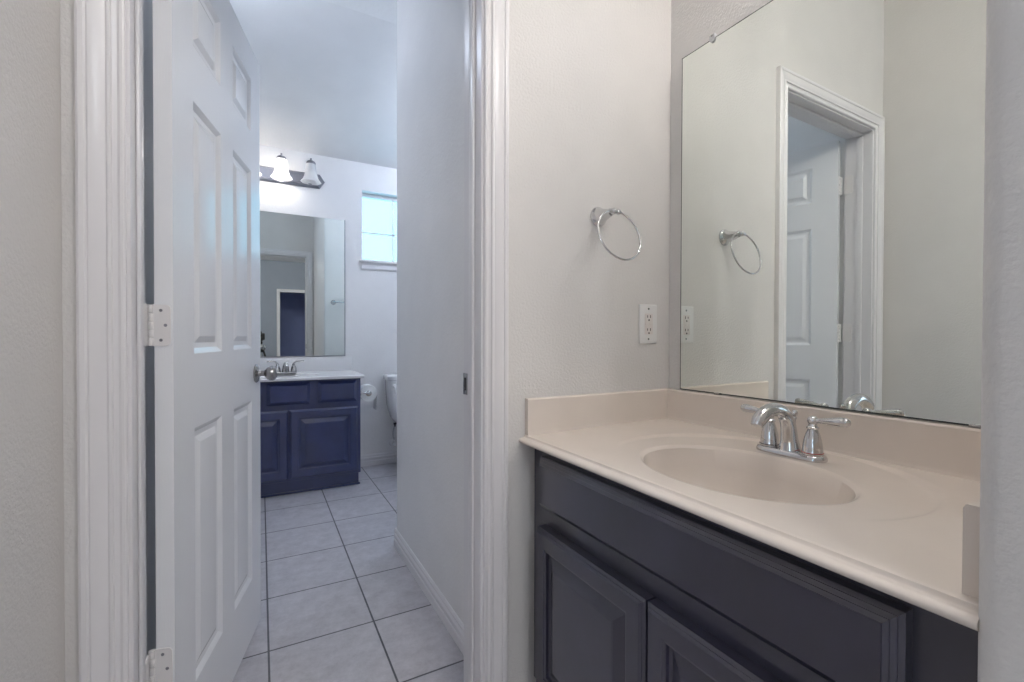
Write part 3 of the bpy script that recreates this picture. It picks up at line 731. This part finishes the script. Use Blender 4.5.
bm = NB(); lathe(bm, [(0, 0), (.008, 0), (.008, .012), (.022, .016), (.022, .026), (.016, .030), (0, .030)], (vx, YF-.06, vz), (0, -1, 0), 20, (1, .7)); link('valve_handle', bm, M_PLATE, val)
bm = NB(); tube(bm, spline([(vx, YF-.05, vz+.03), (vx-.01, YF-.05, vz+.08), (vx-.01, YF-.07, vz+.13), (vx-.005, YF-.11, vz+.193)], 6), .006, 10); link('supply_hose', bm, M_HOSE, val)

PY, PX, PZc = 3.415, .673, .648
ph = root('toilet_paper_holder', 'chrome toilet paper holder on the side of the navy cabinet', 'paper holder', (FX1, PY, PZc))
for sg in (-1, 1):
    bm = NB(); y = PY+sg*.070
    lathe(bm, [(0, 0), (.018, 0), (.0185, .003), (.013, .008), (.009, .014), (.0085, .048), (0, .048)], (FX1, y, PZc), (1, 0, 0), 20)
    lathe(bm, [(0, -.012), (.010, -.011), (.0155, -.004), (.016, .004), (.011, .010), (0, .012)], (PX-.002, y-0*sg, PZc), (0, 1, 0), 20)
    link('post', bm, M_CHROME, ph, sharp=50)
bm = NB(); tube(bm, [(PX, PY-.066, PZc), (PX, PY+.066, PZc)], .0085, 14); link('spindle', bm, M_CHROME, ph)
bm = NB(); seg = 48
lp = [(.0205, -.054), (.0575, -.054), (.059, -.052), (.059, .052), (.0575, .054), (.0205, .054), (.0205, -.054)]
u = [(PX + r*math.cos(2*PI*i/seg), PY+d, PZc-.008 + r*math.sin(2*PI*i/seg)) for r, d in lp for i in range(seg)]
V = [bm.verts.new(p) for p in u]
for k in range(len(lp)-1):
    for i in range(seg): bm.faces.new((V[k*seg+i], V[k*seg+(i+1) % seg], V[(k+1)*seg+(i+1) % seg], V[(k+1)*seg+i]))
rl = link('toilet_paper_roll', bm, M_PAPER, sharp=50)
mark(rl, 'white toilet paper roll hanging from the holder on the navy cabinet', 'toilet paper')
bm = NB(); tl = spline([(PX+.0593, PY, PZc-.008), (PX+.0588, PY, PZc-.045), (PX+.056, PY, PZc-.09), (PX+.055, PY, PZc-.135)], 6)
for i in range(len(tl)-1):
    a, b = tl[i], tl[i+1]
    box(bm, min(a.x, b.x), max(a.x, b.x)+.0008, PY-.052, PY+.052, b.z, a.z)
link('loose_sheet', bm, M_PAPER, rl)
bm = NB()
for r in (.0203,):
    lathe(bm, [(.0205, -.0535), (.0190, -.0535), (.0190, .0535), (.0205, .0535)], (PX, PY, PZc-.008), (0, 1, 0), 32)
link('paper_core', bm, simple('cardboard', (.42, .36, .30), .9), rl)

tb = root('towel_bar', 'chrome towel bar on the alcove wall, seen in the far mirror', 'towel bar', (.99, YP, 1.41))
for x in (.69, 1.29):
    bm = NB(); lathe(bm, [(0, 0), (.027, 0), (.027, .004), (.020, .010), (.012, .025), (.010, .05), (.013, .055), (.014, .066), (.010, .074), (0, .076)], (x, YP, 1.41), (0, 1, 0), 24); link('post', bm, M_CHROME, tb, sharp=50)
bm = NB(); tube(bm, [(.69, YP+.064, 1.41), (1.29, YP+.064, 1.41)], .0085, 16); link('bar', bm, M_CHROME, tb)

# ------------------------------------------------------------------ the photographer's camera on its tripod (seen in the far mirror)
tri = root('tripod', 'black camera tripod in the doorway, reflected in the far mirror', 'tripod', (0, -.09, 0))
bm = NB(); lathe(bm, [(0, 0), (.014, 0), (.014, .34), (.020, .345), (.020, .37), (0, .37)], (0, -.09, .55), seg=18); link('centre_column', bm, M_STEEL, tri)
bm = NB(); lathe(bm, [(0, 0), (.030, .004), (.036, .02), (.036, .045), (.024, .055), (0, .056)], (0, -.09, .80), seg=20); link('collar', bm, M_BLACK, tri)
bm = NB(); lathe(bm, [(0, 0), (.017, 0), (.019, .012), (.024, .022), (.024, .034), (.016, .044), (.012, .05), (.028, .054), (.028, .064), (0, .064)], (0, -.09, .92), seg=20); link('ball_head', bm, M_BLACK, tri)
for k in range(3):
    a = PI/2 + .5 + k*2*PI/3
    dx, dy = math.cos(a), math.sin(a)
    bm = NB(); tube(bm, [(.03*dx, -.09+.03*dy, .835), (.14*dx, -.09+.14*dy, .45)], .014, 14); lg = link('leg', bm, M_BLACK, tri)
    bm = NB(); tube(bm, [(.135*dx, -.09+.135*dy, .47), (.262*dx, -.09+.262*dy, .012)], .010, 12); link('lower_leg', bm, M_STEEL, lg)
    bm = NB(); lathe(bm, [(0, 0), (.012, 0), (.013, .01), (.010, .03), (0, .03)], (.265*dx, -.09+.265*dy, 0), seg=12); link('rubber_foot', bm, M_BLACK, lg)
pc = root('photo_camera', 'black photo camera on the tripod, reflected in the far mirror', 'camera', (0, -.10, .985))
ca = .4990
bm = NB(); box(bm, -.072, .072, -.135, -.075, .985, 1.085, .010, 3)
box(bm, -.028, .028, -.130, -.072, 1.08, 1.112, .010, 3)
box(bm, -.072, -.040, -.085, -.058, .99, 1.08, .008, 3)
bmesh.ops.rotate(bm, cent=(0, -.1, 0), matrix=Matrix.Rotation(-YAW, 3, 'Z'), verts=bm.verts); bmesh.ops.translate(bm, verts=bm.verts, vec=(-.02, .0, 0))
link('camera_body', bm, M_BLACK, pc)
bm = NB(); ax = Vector((sn, cs, 0))
lathe(bm, [(0, 0), (.032, 0), (.034, .01), (.034, .04), (.038, .05), (.038, .075), (.035, .078), (.033, .070), (0, .066)], Vector((0, 0, 1.045)) - ax*.095, ax, 32)
ln = link('lens', bm, M_BLACK, pc)
bm = NB(); lathe(bm, [(0, .072), (.015, .071), (.030, .067)], Vector((0, 0, 1.045)) - ax*.095, ax, 28); link('front_element', bm, M_LENS, ln)
